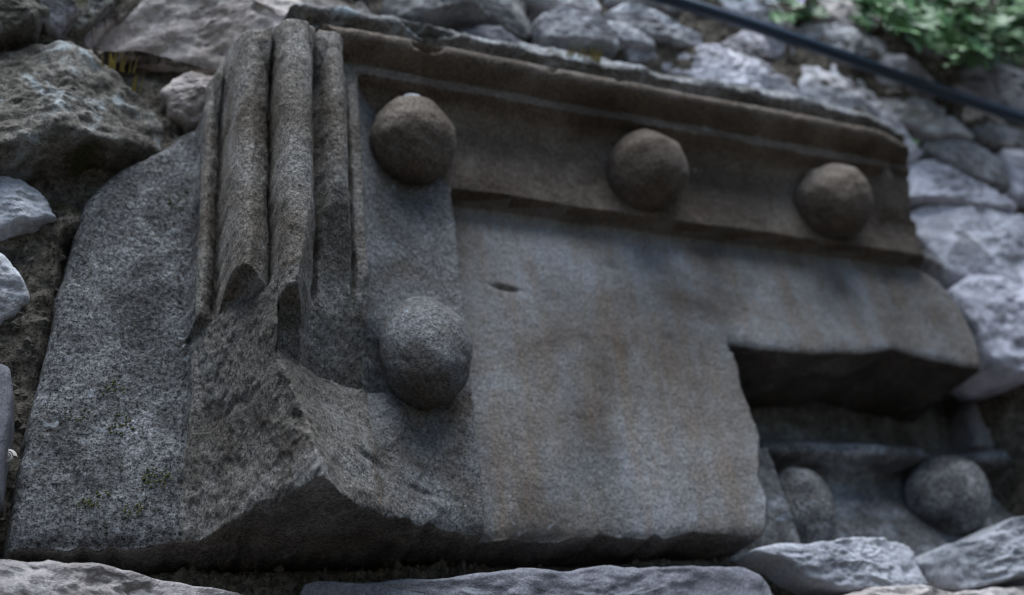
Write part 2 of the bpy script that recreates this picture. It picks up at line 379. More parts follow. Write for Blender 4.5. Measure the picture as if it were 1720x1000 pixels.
STONES = [  # outline in the photograph, how far proud, material, bulge
    # left of the block
    ([(-40, -30), (60, -30), (78, 8), (62, 36), (30, 46), (-40, 54)], 0.012, 'mossy', .02),
    ([(58, -20), (122, -30), (128, 12), (98, 40), (74, 34)], 0.00, 'grey', .015),
    ([(130, -30), (205, -30), (190, 8), (150, 46), (120, 50), (112, 20)], -0.02, 'mossy', .012),
    ([(150, 52), (172, 26), (205, 8), (250, -14), (420, -34), (580, -26), (640, 18), (668, 46), (560, 66), (430, 84), (390, 100), (330, 82), (255, 64), (160, 66)], 0.022, 'lime_pink', .032),
    ([(-50, 58), (40, 62), (120, 82), (190, 104), (245, 140), (282, 190), (262, 236), (200, 262), (90, 280), (-50, 290)], 0.004, 'mossy', .036),
    ([(279, 140), (300, 126), (345, 121), (385, 126), (380, 188), (320, 196), (286, 180)], 0.005, 'lime_pink', .018),
    ([(-60, 300), (0, 293), (34, 297), (66, 320), (98, 358), (62, 372), (0, 380), (-60, 372)], 0.000, 'lime', .012),
    ([(-60, 418), (0, 424), (20, 440), (44, 490), (22, 514), (-4, 528), (-60, 530)], 0.000, 'lime', .012),
    # below the block
    ([(-60, 940), (0, 932), (70, 936), (170, 946), (240, 964), (310, 984), (450, 1000), (460, 1100), (-60, 1100)], 0.018, 'lime_dim', .018),
    ([(548, 984), (560, 966), (640, 972), (700, 968), (760, 972), (830, 960), (900, 955), (950, 962), (1010, 950), (1060, 952), (1150, 948), (1235, 952), (1275, 972), (1300, 1020), (1300, 1100), (548, 1100)], 0.012, 'slate', .012),
    ([(1288, 922), (1332, 908), (1400, 908), (1488, 904), (1536, 914), (1562, 945), (1578, 976), (1540, 988), (1480, 984), (1430, 992), (1390, 978), (1350, 955)], 0.008, 'slab', .010),
    ([(1564, 944), (1602, 914), (1660, 900), (1780, 884), (1790, 960), (1700, 968), (1630, 984), (1604, 976)], 0.010, 'slab', .010),
    ([(1668, 898), (1700, 872), (1790, 850), (1790, 884), (1700, 896)], 0.012, 'slab', .010),
    ([(1380, 1004), (1470, 992), (1540, 980), (1600, 992), (1660, 986), (1780, 974), (1790, 1080), (1390, 1090)], 0.020, 'lime_pink', .014),
    # right of the block
    ([(1536, 350), (1558, 340), (1610, 346), (1660, 352), (1790, 362), (1790, 452), (1680, 460), (1630, 454), (1588, 408)], 0.005, 'lime', .022),
    ([(1612, 486), (1640, 464), (1700, 462), (1790, 464), (1790, 620), (1716, 612), (1690, 602), (1655, 545)], 0.008, 'lime', .022),
    ([(1640, 590), (1700, 606), (1790, 620), (1790, 760), (1700, 768), (1650, 740)], -0.105, 'slate', .02),
    ([(1650, 770), (1700, 776), (1790, 770), (1790, 850), (1700, 862), (1664, 850)], -0.13, 'grey', .015),
    # above, right to left under the cable
    ([(1518, 262), (1556, 268), (1600, 288), (1660, 312), (1716, 344), (1640, 344), (1570, 330), (1520, 326)], 0.005, 'lime', .018),
    ([(1562, 238), (1602, 230), (1650, 246), (1690, 270), (1704, 308), (1660, 300), (1590, 264)], 0.010, 'grey', .018),
    ([(1690, 252), (1790, 258), (1790, 330), (1718, 318)], 0.005, 'lime', .018),
    ([(1640, 205), (1700, 214), (1790, 236), (1790, 254), (1700, 246), (1650, 234)], 0.008, 'grey', .014),
    ([(1478, 160), (1540, 157), (1596, 180), (1626, 210), (1640, 226), (1570, 226), (1530, 206), (1496, 186)], 0.012, 'lime', .02),
    ([(1448, 134), (1476, 126), (1530, 140), (1580, 168), (1540, 158), (1490, 156)], 0.010, 'lime_pink', .014),
    ([(1352, 120), (1398, 110), (1444, 130), (1500, 184), (1548, 246), (1524, 262), (1480, 234), (1430, 204), (1366, 180)], 0.012, 'lime', .022),
    ([(1134, 100), (1150, 80), (1190, 72), (1256, 92), (1320, 124), (1366, 172), (1320, 166), (1250, 152), (1160, 128)], 0.012, 'lime', .020),
    ([(1300, 104), (1340, 104), (1360, 118), (1350, 140), (1316, 122)], 0.004, 'grey', .012),
    ([(1216, 72), (1252, 50), (1300, 64), (1340, 84), (1330, 98), (1264, 94)], 0.016, 'grey', .018),
    ([(1018, 12), (1050, 4), (1110, 24), (1180, 52), (1192, 72), (1130, 64), (1066, 44)], 0.014, 'lime', .016),
    ([(1004, 34), (1040, 36), (1104, 62), (1108, 74), (1040, 66)], 0.010, 'lime', .012),
    ([(908, 22), (950, 12), (1006, 30), (1042, 52), (1034, 68), (970, 64), (920, 54)], 0.022, 'grey', .020),
    ([(1040, 74), (1096, 80), (1134, 96), (1120, 112), (1060, 100)], -0.004, 'grey', .014),
    ([(655, -18), (760, -30), (880, -24), (904, 20), (908, 46), (860, 40), (780, 26), (665, 18)], 0.020, 'grey', .030),
    ([(690, 44), (740, 40), (840, 56), (920, 72), (960, 92), (900, 98), (800, 84), (700, 72)], 0.014, 'slate', .022),
    ([(890, -20), (990, -28), (1012, 4), (1004, 22), (950, 8)], 0.014, 'lime', .016),
    ([(1014, -40), (1100, -40), (1150, 8), (1180, 30), (1120, 14), (1040, -2)], 0.006, 'grey', .014),
    ([(560, 22), (600, 14), (650, 34), (664, 56), (610, 58), (566, 48)], 0.034, 'lime_pink', .016),
    # above the cable
    ([(1176, -30), (1290, -40), (1310, 10), (1330, 46), (1292, 44), (1220, 12)], 0.008, 'lime', .018),
    ([(1322, 62), (1360, 38), (1420, 40), (1482, 66), (1522, 96), (1500, 108), (1440, 92), (1370, 80)], 0.014, 'lime', .022),
    ([(1448, 112), (1484, 98), (1540, 96), (1586, 124), (1602, 158), (1560, 156), (1500, 140)], 0.016, 'lime', .024),
    ([(1596, 134), (1616, 112), (1664, 108), (1720, 122), (1790, 170), (1790, 200), (1690, 178), (1630, 160)], 0.014, 'grey', .024),
    ([(1380, -20), (1446, -30), (1480, 20), (1476, 46), (1420, 38), (1384, 16)], 0.012, 'lime_pink', .02),
    ([(1512, 66), (1552, 66), (1610, 82), (1630, 100), (1570, 96), (1520, 82)], 0.008, 'grey', .014),
    ([(1672, -50), (1790, -50), (1790, 14), (1714, 14), (1690, 2)], 0.020, 'lime_pink', .018),
    ([(1700, 60), (1790, 70), (1790, 120), (1716, 112)], 0.006, 'grey', .014),
    # small fillers between the larger stones
    ([(1400, 96), (1440, 108), (1470, 126), (1440, 126), (1404, 110)], -0.006, 'grey', .01),
    ([(1600, 172), (1660, 190), (1700, 206), (1660, 208), (1616, 196)], 0.004, 'lime_pink', .012),
    ([(1550, 402), (1590, 420), (1616, 456), (1590, 470), (1560, 440)], -0.018, 'grey', .012),
]
for i, (poly, p0, mat, bl) in enumerate(STONES):
    cx_, cy_ = sum(q[0] for q in poly) / len(poly), sum(q[1] for q in poly) / len(poly)
    if cy_ < 345 and cx_ > 850: bl *= 0.5; p0 += 0.006
    if cx_ > 1600 and 345 <= cy_ < 900: bl *= 0.55
    stone(poly, p0, mat, bulge=bl, seed=100 + i * 7, na=128 if len(poly) > 9 else 96, nr=28, facets=2 if bl > .035 else 7, edge=0.012 if bl > .035 else 0.004, rough=1.2 if bl > .035 else 1.0, grow=1.03 if bl > .035 else 1.08)

# the rest of the wall outside the photograph, in rough courses; small stones close up to the ones above
taken = [(-0.40, -0.03, 0.72, 0.60)]
for poly, p0, mat, bl in STONES:
    q = [uz(x, y, p0) for x, y in poly]
    taken.append((min(a for a, b in q), min(b for a, b in q), max(a for a, b in q), max(b for a, b in q)))
rnd = random.Random(4)
nfill = 0
def course_stones(u0, u1, z0, z1, wr, hr, limit, margin, big):
    global nfill
    z = z0; n0 = nfill
    while z < z1:
        h = rnd.uniform(*hr)
        u = u0 + rnd.uniform(-.1, .1)
        while u < u1:
            wd = rnd.uniform(*wr)
            if big and (z > 1.3 or z < -0.7 or u > 2.0 or u < -1.3): wd *= 1.35
            g = 0.010
            pts = [(u + g, z + g), (u + wd * .5, z + g + rnd.uniform(-.01, .01)), (u + wd - g, z + g), (u + wd - g * rnd.uniform(.5, 2), z + h * .5),
                   (u + wd - g * 1.6, z + h - g), (u + wd * rnd.uniform(.4, .6), z + h - g * rnd.uniform(0, 1.5)), (u + g * 1.6, z + h - g), (u + g * rnd.uniform(.4, 1.6), z + h * .5)]
            free = not any(u + wd - .012 > t[0] and u + .012 < t[2] and z + h - .012 > t[1] and z + .012 < t[3] for t in taken)
            if nfill - n0 < limit and free and not any(in_view(a, b, 0.03, margin) for a, b in pts + [(u + wd / 2, z + h / 2)]):
                stone(pts, 0.0, rnd.choice(['lime', 'grey', 'lime_pink', 'lime', 'grey', 'slate']), bulge=rnd.uniform(.014, .026), seed=900 + nfill, px=False, na=40, nr=10)
                taken.append((u, z, u + wd, z + h)); nfill += 1
            u += wd
        z += h
course_stones(-2.2, 3.0, GZ + 0.02, 2.1, (0.24, 0.50), (0.15, 0.26), 130, 95, True)
course_stones(-0.75, 1.75, -0.42, 1.30, (0.09, 0.24), (0.055, 0.115), 110, 25, False)

# loose crumbs of stone in the joints
def gravel():
    rg = np.random.RandomState(6); Vs, Fs = [], []
    zones = [(300, 935, 1290, 985, 420), (1235, 925, 1345, 1000, 130), (0, 380, 110, 900, 260), (100, 110, 350, 330, 200), (1540, 380, 1640, 520, 60), (1000, 60, 1700, 330, 180)]
    for x0, y0, x1, y1, n in zones:
        for _ in range(n):
            u_, z_ = uz(rg.uniform(x0, x1), rg.uniform(y0, y1), -0.035)
            pm = float(mortar_p(np.array([u_]), np.array([z_]))[0])
            if pm < -0.09: continue
            s_ = 0.0010 + 0.0045 * rg.random_sample() ** 3; b = len(Vs)
            for d_ in ((1, 0, 0), (-1, 0, 0), (0, 1, 0), (0, -1, 0), (0, 0, 1), (0, 0, -1)):
                Vs.append([c_ + s_ * (k_ * rg.uniform(.6, 1.3) + rg.uniform(-.25, .25)) for c_, k_ in zip((u_, -pm, z_), d_)])
            Fs += [(b, b + 2, b + 4), (b + 2, b + 1, b + 4), (b + 1, b + 3, b + 4), (b + 3, b, b + 4), (b + 2, b, b + 5), (b + 1, b + 2, b + 5), (b + 3, b + 1, b + 5), (b, b + 3, b + 5)]
    o = link('gravel', mesh_np('gravel', Vs, Fs, smooth=False), M['crumb'])
    tag(o, 'crumbs of stone lodged in the earthy joints of the wall', 'gravel', kind='stuff')
gravel()

# ------------------------------------------------------------------ the carved block
block = empty('carved_block', (0, 0, 0))
tag(block, 'weathered carved sandstone block with ball ornaments and broken corner shaft set in the wall', 'carved stone')

def circ(u, uc, pc, r):
    d = r * r - (u - uc) ** 2
    return np.where(d > 0, pc + np.sqrt(np.maximum(d, 0)), -1.0)

SHAFT = [(-0.30, 0.0), (-0.2440, 0.0), (-0.2412, 0.006), (-0.2392, 0.022), (-0.2370, 0.032), (-0.2338, 0.0365), (-0.2300, 0.034), (-0.2265, 0.028), (-0.2235, 0.023), (-0.2208, 0.026),
         (-0.2190, 0.050), (-0.2165, 0.074), (-0.2125, 0.091), (-0.2075, 0.1005), (-0.2015, 0.1035), (-0.1955, 0.0995), (-0.1895, 0.094), (-0.1855, 0.087), (-0.1830, 0.089),
         (-0.1818, 0.105), (-0.1795, 0.122), (-0.1755, 0.1305), (-0.1690, 0.1340), (-0.1610, 0.1330), (-0.1550, 0.1280), (-0.1512, 0.1170), (-0.1475, 0.100), (-0.1440, 0.090),
         (-0.1405, 0.092), (-0.1370, 0.103), (-0.1320, 0.1110), (-0.1265, 0.1125), (-0.1205, 0.108), (-0.1150, 0.096), (-0.1112, 0.078), (-0.1090, 0.056), (-0.1075, 0.047), (-0.1058, 0.050),
         (-0.1045, 0.0620), (-0.0935, 0.0620), (-0.0920, 0.0590)]
ARM = [(0.4620, 0.0580), (0.4640, 0.0625), (0.4770, 0.0625), (0.4800, 0.0570), (0.4835, 0.0720), (0.4860, 0.0810), (0.4895, 0.0865), (0.4940, 0.0890), (0.4990, 0.0890), (0.5030, 0.0850),
       (0.5060, 0.0750), (0.5085, 0.0670), (0.5190, 0.0665), (0.5225, 0.0700), (0.5240, 0.0790), (0.5280, 0.0810), (0.5340, 0.0790), (0.5450, 0.0700), (0.5600, 0.0550), (0.5800, 0.0340), (0.6100, 0.0), (0.66, -0.04)]
def arm_prof(z):
    zz_ = np.arange(0.46, 0.66, 0.0002)
    pp_ = np.interp(zz_, [k[0] for k in ARM], [k[1] for k in ARM])
    k = np.exp(-0.5 * (np.arange(-9, 10) / 2.6) ** 2); k /= k.sum()
    return np.interp(z, zz_, np.convolve(np.pad(pp_, 9, mode='edge'), k, mode='valid'))
def cavetto(s):
    t = np.clip((s + 0.034) / 0.058, -1, 0)
    return 0.0590 - 0.0360 * np.sqrt(np.maximum(1 - t * t, 0))
def frame_profile(s, rolls=1.0):
    p = np.interp(s, [k[0] for k in SHAFT], [k[1] for k in SHAFT])
    p = np.where(s >= -0.0920, cavetto(s), p)
    p = np.where(s >= -0.034, 0.023, p)
    return p

def smooth_profile():
    s = np.arange(-0.31, 0.06, 0.0002)
    p = frame_profile(s)
    k = np.exp(-0.5 * (np.arange(-9, 10) / 3.0) ** 2); k /= k.sum()
    return s, np.convolve(np.pad(p, 9, mode='edge'), k, mode='valid')
PS, PP = smooth_profile()
def prof(s): return np.interp(s, PS, PP)

B0U = np.array([-0.23, -0.156, -0.136, -0.108, -0.087, -0.045, -0.005, 0.03])
B0P = np.array([0.29, 0.156, 0.121, 0.087, 0.063, 0.036, 0.023, 0.020])

def arm_drop(U): return 0.017 * np.clip((U + 0.05) / 0.67, 0, 1)

def front(U, Z):
    """metres proud of the panel face, for every place on the block's front"""
    Y0 = U * 0
    n1 = fbm(U, Y0, Z, 14, 4, 0.5, 41); n2 = fbm(U, Y0 + 2, Z, 38, 4, 0.55, 47); n3 = fbm(U, Y0 + 5, Z, 90, 3, 0.55, 53)
    ww = 0.0012 * fbm(U, Y0, Z, 22, 3, 0.5, 61) + 0.0007 * vnoise(U * 95, Y0, Z * 95, 62)
    sv = U + ww                                            # frame coordinate of the upright
    Zt = Z + arm_drop(U)                                   # the arm sags a little towards the right and is worn round at its end
    sh = 0.3929 - 1.045 * Zt + 0.0012 * fbm(U, Y0 + 9, Z, 20, 3, 0.5, 67)
    # horizontal arm: outer rolls are lost, a weathered crust slopes back to the wall
    zw = Zt + 0.0035 * n1 * sstep(0.505, 0.53, Zt) + 0.0012 * n2 * sstep(0.48, 0.50, Zt)
    zw = np.where(Zt > 0.478, zw + 0.030 * np.clip((U - 0.545) / 0.07, 0, 1) ** 2, zw)
    ph = np.where(Zt > 0.4635, arm_prof(zw) + sstep(0.520, 0.535, Zt) * (0.008 * n1 + 0.008 * n2), prof(sh))
    ph = np.where(sh > 0.0125, 0.023, ph)
    pv = np.where(sv > 0.0125, 0.023, prof(sv))
    P = np.maximum(np.where(sv < sh, pv, -1), np.where(sv >= sh, ph, -1))
    # right-hand return of the cornice
    sr = 0.482 - U + 0.0015 * n2
    pr = np.minimum(prof(np.clip(sr, -0.1055, 0.2)), 0.064)
    fade = sstep(0.375, 0.44, Z + 0.01 * n1)
    P = np.where(sr < -0.030, np.maximum(P, (pr - 0.023) * fade + 0.023), P)
    # panel
    inpan = (sv > 0.0125) & (sh > 0.0125)
    P = np.where(inpan, 0.0, P)
    e = sstep(0.0, 0.004, np.minimum(sv, sh) - 0.0105)
    P = np.where((np.minimum(sv, sh) > 0.0105) & (np.minimum(sv, sh) < 0.0145), 0.023 * (1 - e), P)
    # towards the corner the members are worn together
    env = np.interp(sv, [-0.2412, -0.2338, -0.2015, -0.1690, -0.1265, -0.1085, -0.0925], [0.0, 0.034, 0.099, 0.129, 0.109, 0.066, 0.055]) + 0.003 * n2
    P = np.where((sv < sh) & (sv < -0.0925), np.maximum(P, env - 0.04 * (1 - sstep(0.395, 0.455, Z + 0.01 * n1))), P)
    # top of the upright weathers back
    cap = 0.165 - 2.4 * np.maximum(Z - 0.440 - 0.12 * (U + 0.20) + 0.010 * n1, 0) + 0.004 * n2
    cap = np.where(U < -0.088, cap, 1.0)
    P = np.where((sv < sh) & (U < -0.088), smin(P, np.maximum(cap, 0.0), 0.006), P)
    # bite out of the cornice roll beside the corner
    def bite(P, uc, zc, ru, rz, lvl, k=0.006):
        d = ((U - uc) / ru) ** 2 + ((Z - zc) / rz) ** 2
        return np.where(d < 3, smin(P, lvl + 0.05 * d + 0.004 * n2, k), P)
    P = bite(P, -0.022, 0.496, 0.028, 0.011, 0.068)
    P = bite(P, -0.015, 0.534, 0.050, 0.016, 0.054)
    P = bite(P, 0.060, 0.357, 0.020, 0.009, 0.004, 0.003)
    for (uc, zc, r) in ((0.12, 0.494, .016), (0.20, 0.492, .010), (0.33, 0.496, .016), (0.46, 0.494, .012), (0.24, .353, .012), (0.42, .347, .012), (0.34, .350, .008), (0.53, .345, .014)):
        P = bite(P, uc, zc, r, r * .6, 0.080 if zc > .45 else 0.010, 0.003)
    # rounding of the right end
    endu = 0.636 + 0.006 * n1
    P = np.where(Z > 0.395 - 0.01 * n1, np.minimum(P, np.where(U > endu - 0.06, 0.095 - 0.098 * np.clip((U - endu + 0.06) / 0.06, 0, 1.3) ** 2.6, 1)), P)
    # the lost lower half of the upright
    nl = 0.016 * fbm(U * 2.3, Y0 + 4, Z, 20, 5, 0.52, 311) - 0.006 * np.abs(fbm(U * 2.3, Y0 + 6, Z * 1.4, 34, 3, 0.5, 317))
    LP = 2.10 * (U + 0.2295) + 0.020 * sstep(0.07, 0.17, Z) + nl - 0.012 * np.exp(-((U + 0.163 + 0.5 * (Z - 0.055)) / 0.008) ** 2 - ((Z - 0.055) / 0.014) ** 2) - 0.008 * np.exp(-((U + 0.205) / 0.016) ** 2 - ((Z - 0.095) / 0.005) ** 2)
    LP = np.maximum(LP, 0.014 * sstep(-0.2420, -0.2345, sv + 0.001 * n2) * sstep(-0.01, 0.08, Z))
    zb = 0.182 + 0.006 * n1 + 0.009 * n2
    LPz = LP + 3.4 * np.maximum(Z - zb, 0)
    S = 0.106 + 0.75 * (Z - 0.150) + 2.6 * np.maximum(Z - 0.160 + 0.004 * n2, 0) - 0.80 * (U + 0.176) + 0.005 * n1 + 0.003 * n2
    c2 = np.interp(U, [-0.18, -0.107, -0.05, 0.0], [0.82, 0.42, 0.12, 0.02])
    RU = np.interp(U, B0U, B0P) - c2 * Z + 0.009 * n1 + 0.006 * n2 - 4.0 * np.maximum(Z - 0.128, 0)
    c4 = 0.090 + 0.55 * (Z - 0.250) + 0.008 * n1 + 0.002 * n2 - 0.45 * (U + 0.125) + 3.0 * np.maximum(-0.146 - U, 0)
    low = smin(P, smin(S, c4, 0.004), 0.006)
    low = np.where(U > -0.05, P, low)
    bl = sstep(-0.075, -0.045, U)
    low = low * (1 - bl) + P * bl
    ru_on = smax(low, np.where(U < 0.02, RU, -1), 0.006)
    low2 = np.where(Z < 0.22, ru_on, low)
    low2 = np.where(U < 0.010, low2, P)
    low2 = np.where((Z < zb) & (U < -0.181) & (U > -0.236), np.maximum(low2, LP), low2)
    low2 = smin(low2, LPz, 0.006)
    P = np.where((U > -0.2425) & (U < 0.012), low2, P)
    # narrow cuts between the shaft's members
    for gu, gw, gd in ((-0.2222, 0.0018, 0.009), (-0.1838, 0.0012, 0.016), (-0.1448, 0.0016, 0.010)):
        P = np.where(sv < sh, P - gd * np.exp(-((sv - gu) / gw) ** 2) * sstep(0.185, 0.205, Z + 0.006 * n2) * sstep(0.50, 0.46, Z), P)
    # small hole and nicks in the panel
    for (uc, zc, ru, rz, dp) in ((0.068, 0.262, 0.014, 0.0025, 0.007), (0.20, .30, .010, .006, .003), (0.25, .215, .006, .012, .003), (-.045, .03, .022, .004, .006), (-0.10, .05, .018, .004, .005)):
        d = ((U - uc) / ru) ** 2 + ((Z - zc + 0.15 * (U - uc)) / rz) ** 2
        P = P - dp * np.exp(-d)
    rough = np.where(P > 0.02, 1.0, 0.7)
    P = P + 0.0022 * n1 * rough + (0.0012 * n2 + 0.0006 * n3) * np.where(inpan, 0.35, 1.0)
    return P

def poly_sd(U, Z, poly):
    """signed distance to a polygon, positive inside"""
    pl = np.array(poly, float); nx = np.roll(pl, -1, 0)
    best = np.full(U.shape, 1e9); ins = np.zeros(U.shape, bool)
    for a, b in zip(pl, nx):
        e = b - a; wx, wz = U - a[0], Z - a[1]
        t = np.clip((wx * e[0] + wz * e[1]) / (e @ e), 0, 1)
        best = np.minimum(best, (wx - e[0] * t) ** 2 + (wz - e[1] * t) ** 2)
        c = ((a[1] <= Z) & (b[1] > Z)) | ((b[1] <= Z) & (a[1] > Z))
        with np.errstate(divide='ignore', invalid='ignore'):
            xi = a[0] + (Z - a[1]) / (b[1] - a[1] + 1e-12) * e[0]
        ins ^= c & (U < xi)
    return np.where(ins, 1, -1) * np.sqrt(best)

left = [uz(x, y, 0) for x, y in ((0, 925), (15, 860), (38, 740), (70, 625), (98, 480), (122, 385), (140, 335), (168, 300), (212, 272), (275, 240), (342, 204))]
OUT = [(left[0][0], -0.20)] + left + [(-0.238, 0.455), (-0.222, 0.482), (-0.195, 0.505), (-0.15, 0.545), (-0.10, 0.585), (0.0, 0.612), (0.15, 0.608), (0.35, 0.60), (0.50, 0.585),
       (0.605, 0.545), (0.640, 0.48), (0.640, 0.40), (0.640, 0.352), (0.668, 0.335), (0.694, 0.300), (0.702, 0.255), (0.694, 0.212), (0.694, -0.20)]

# grid with extra rows under the two overhangs and extra columns at the notch's jamb
NB, NS, NJ = 26, 26, 10
ZS = 0.2155
c_ramp = np.linspace(0, 1, NB); s_ramp = np.linspace(0, 1, NS); j_ramp = np.linspace(0, 1, NJ)
rows_z, rows_c, rows_b = [], [], []
for k in range(NB):
    rows_z.append(-0.0004 * (NB - 1 - k)); rows_c.append(1 - c_ramp[k]); rows_b.append(1.0)
zz = 0.0015
while zz < ZS - 0.0012: rows_z.append(zz); rows_c.append(0.0); rows_b.append(1.0); zz += 0.0017
for k in range(NS):
    rows_z.append(ZS - 0.0004 * (NS - 1 - k) * 0.1); rows_c.append(0.0); rows_b.append(1 - s_ramp[k])
zz = ZS + 0.0016
while zz < 0.63: rows_z.append(zz); rows_c.append(0.0); rows_b.append(0.0); zz += 0.0019 if zz > 0.36 else 0.0017
cols_u, cols_a = [], []
x = -0.402
UJ = 0.325
while x < UJ - 0.0012: cols_u.append(x); cols_a.append(0.0); x += 0.0007 if -0.242 < x < -0.150 else (0.0016 if x < 0.03 else 0.0024)
for k in range(NJ): cols_u.append(UJ + 0.0003 * k * 0.2); cols_a.append(j_ramp[k])
x = UJ + 0.002
while x < 0.735: cols_u.append(x); cols_a.append(1.0); x += 0.0026
U0, Z0 = np.meshgrid(np.array(cols_u), np.array(rows_z))
A, Bm = np.meshgrid(np.array(cols_a), np.array(rows_b)); _, Cm = np.meshgrid(np.array(cols_a), np.array(rows_c))
jz = np.array([uz(x, y, 0) for x, y in ((1288, 905), (1286, 840), (1272, 790), (1276, 735), (1262, 690), (1245, 650), (1234, 600), (1230, 578))])
jz = jz[np.argsort(jz[:, 1])]
ju = np.interp(Z0, jz[:, 1], jz[:, 0]) - UJ + 0.003 * vnoise(Z0 * 70, Z0 * 0, Z0 * 0 + .5, 71)
Ug = U0 + ju * np.exp(-((U0 - UJ) / 0.05) ** 2)
su = np.array([uz(x, y, 0) for x, y in ((1230, 577), (1330, 591), (1450, 592), (1500, 582), (1560, 602), (1640, 616), (1660, 616))])
dz = np.interp(U0, su[:, 0], su[:, 1]) - ZS + 0.002 * vnoise(U0 * 55, U0 * 0, U0 * 0 + .5, 73)
dz = dz * sstep(UJ - 0.02, UJ + 0.01, U0)
Zg = Z0 + dz * np.exp(-((Z0 - ZS) / 0.035) ** 2)
dzb = 0.005 * fbm(U0, U0 * 0, U0 * 0, 16, 4, 0.55, 79) + 0.0022 * vnoise(U0 * 90, U0 * 0, U0 * 0, 80) - 0.004 * sstep(-0.20, -0.40, U0)
Zg = Zg + dzb * np.exp(-(Z0 / 0.03) ** 2)
Pf = front(Ug, np.maximum(Zg, 0.0))
sd = poly_sd(Ug, np.maximum(Zg, 0.001), OUT) + 0.004 * fbm(Ug, Ug * 0, Zg, 24, 4, 0.55, 83)
rd = 0.014
Pf = Pf - np.where(sd < rd, rd * (1 - np.sqrt(np.maximum(1 - np.clip((rd - sd) / rd, 0, 1) ** 2, 0))), 0) - 5.0 * np.maximum(-sd, 0)
lowedge = np.exp(-np.maximum(Zg, 0) / 0.006); Pf = Pf - 0.006 * lowedge * (1 + 0.6 * vnoise(Ug * 60, Ug * 0, Zg * 10, 85))
lip2 = np.where((Ug > UJ) & (Zg > ZS - .01), np.exp(-np.maximum(Zg - Zg * 0 - (ZS + dz), 0) / 0.005), 0); Pf = Pf - 0.005 * lip2
r = np.maximum(Cm, np.minimum(A, Bm))
BACK = -0.185
Pg = np.where(Pf > BACK, Pf + (BACK - Pf) * r, BACK)
X = np.stack([Ug, -Pg, Zg], -1)

def grid_normals(X):
    du = np.gradient(X, axis=1); dv = np.gradient(X, axis=0)
    n = np.cross(du, dv); n /= np.maximum(np.linalg.norm(n, axis=2, keepdims=True), 1e-12)
    return n
Nn = grid_normals(X)
xx, yy, zc_ = X[..., 0], X[..., 1], X[..., 2]
brk = ((Ug > -0.235) & (Ug < -0.168) & (Zg < 0.19)).astype(float) + 0.5 * ((Ug >= -0.168) & (Ug < -0.15) & (Zg < 0.05))
under = np.clip(r * 3, 0, 1)
pan_ = ((Ug > 0.012) & (Zg < 0.37)).astype(float)
disp = (1 - 0.6 * pan_) * (0.0009 + 0.0012 * brk + 0.002 * under) * fbm(xx, yy, zc_, 120, 3, 0.6, 91) + (0.0003 + 0.0003 * brk) * vnoise(xx * 330, yy * 330, zc_ * 330, 97) + 0.004 * under * fbm(xx, yy, zc_, 30, 3, 0.5, 99)
X = X + Nn * disp[..., None]
Nn = grid_normals(X)

def split_parts():
    nz, nu = Ug.shape
    idx = np.arange(nz * nu).reshape(nz, nu)
    F = np.stack([idx[:-1, :-1], idx[:-1, 1:], idx[1:, 1:], idx[1:, :-1]], -1).reshape(-1, 4)
    uc = Ug.ravel()[F].mean(1); zc = Zg.ravel()[F].mean(1); rc = r.ravel()[F].mean(1); pc = Pg.ravel()[F].max(1)
    cc = Cm.ravel()[F].mean(1); sdm = sd.ravel()[F].max(1)
    zt = zc + arm_drop(uc)
    sv, sh = uc, 0.3929 - 1.045 * zt
    keep = pc > BACK + 0.0005
    part = np.full(len(F), 'panel', dtype=object)
    ver = sv < sh
    s = np.minimum(sv, sh)
    zbr = 0.185
    vert = ver & (s < 0.0125)
    part[vert & (s >= -0.092)] = 'upright_hollow'
    horiz = ~ver & (s < 0.0125)
    part[horiz] = 'cornice_hollow'
    part[horiz & (s < -0.092)] = 'cornice_fillet'
    part[horiz & (zt > 0.4790)] = 'cornice_roll'
    part[horiz & (zt > 0.508)] = 'weathered_top'
    part[vert & (s < -0.092)] = 'shaft_fillet'
    part[vert & (s < -0.108)] = 'shaft_roll_inner'
    part[vert & (s < -0.1455)] = 'shaft_nose'
    part[vert & (s < -0.1825)] = 'shaft_roll_outer'
    part[vert & (s < -0.2215)] = 'shaft_bead'
    wig = np.where(zc < 0.17, 0.004 * fbm(uc * 0, uc * 0, zc, 40, 3, 0.6, 301), 0.0)
    part[vert & (s < -0.2385 + wig)] = 'plain_side_face'
    part[vert & (s >= -0.2385 + wig) & (s < -0.0925 + wig * 2) & (zc < zbr)] = 'broken_face'
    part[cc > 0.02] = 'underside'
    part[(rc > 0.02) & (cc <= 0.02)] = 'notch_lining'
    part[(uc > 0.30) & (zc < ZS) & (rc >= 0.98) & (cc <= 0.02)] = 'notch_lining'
    return F, part, keep
F, part, keep = split_parts()
PMAT = {'panel': 'panel', 'upright_hollow': 'block', 'cornice_hollow': 'patina', 'cornice_fillet': 'patina', 'cornice_roll': 'patina', 'weathered_top': 'crust',
        'shaft_fillet': 'shaft', 'shaft_roll_inner': 'shaft', 'shaft_nose': 'shaft', 'shaft_roll_outer': 'shaft', 'shaft_bead': 'shaft', 'plain_side_face': 'flange',
        'broken_face': 'broken', 'underside': 'broken', 'notch_lining': 'notch_shade'}
PLAB = {'panel': 'flat streaked grey-brown panel face', 'broken_face': 'rough fracture where the shaft broke off', 'plain_side_face': 'flat speckled grey face left of the shaft',
        'weathered_top': 'lichen-crusted broken top', 'notch_lining': 'dark overhang of the notch'}
PNAME = {'shaft_roll_inner': 'shaft_roll', 'shaft_roll_outer': 'shaft_roll'}
VX, VN = X.reshape(-1, 3), Nn.reshape(-1, 3)
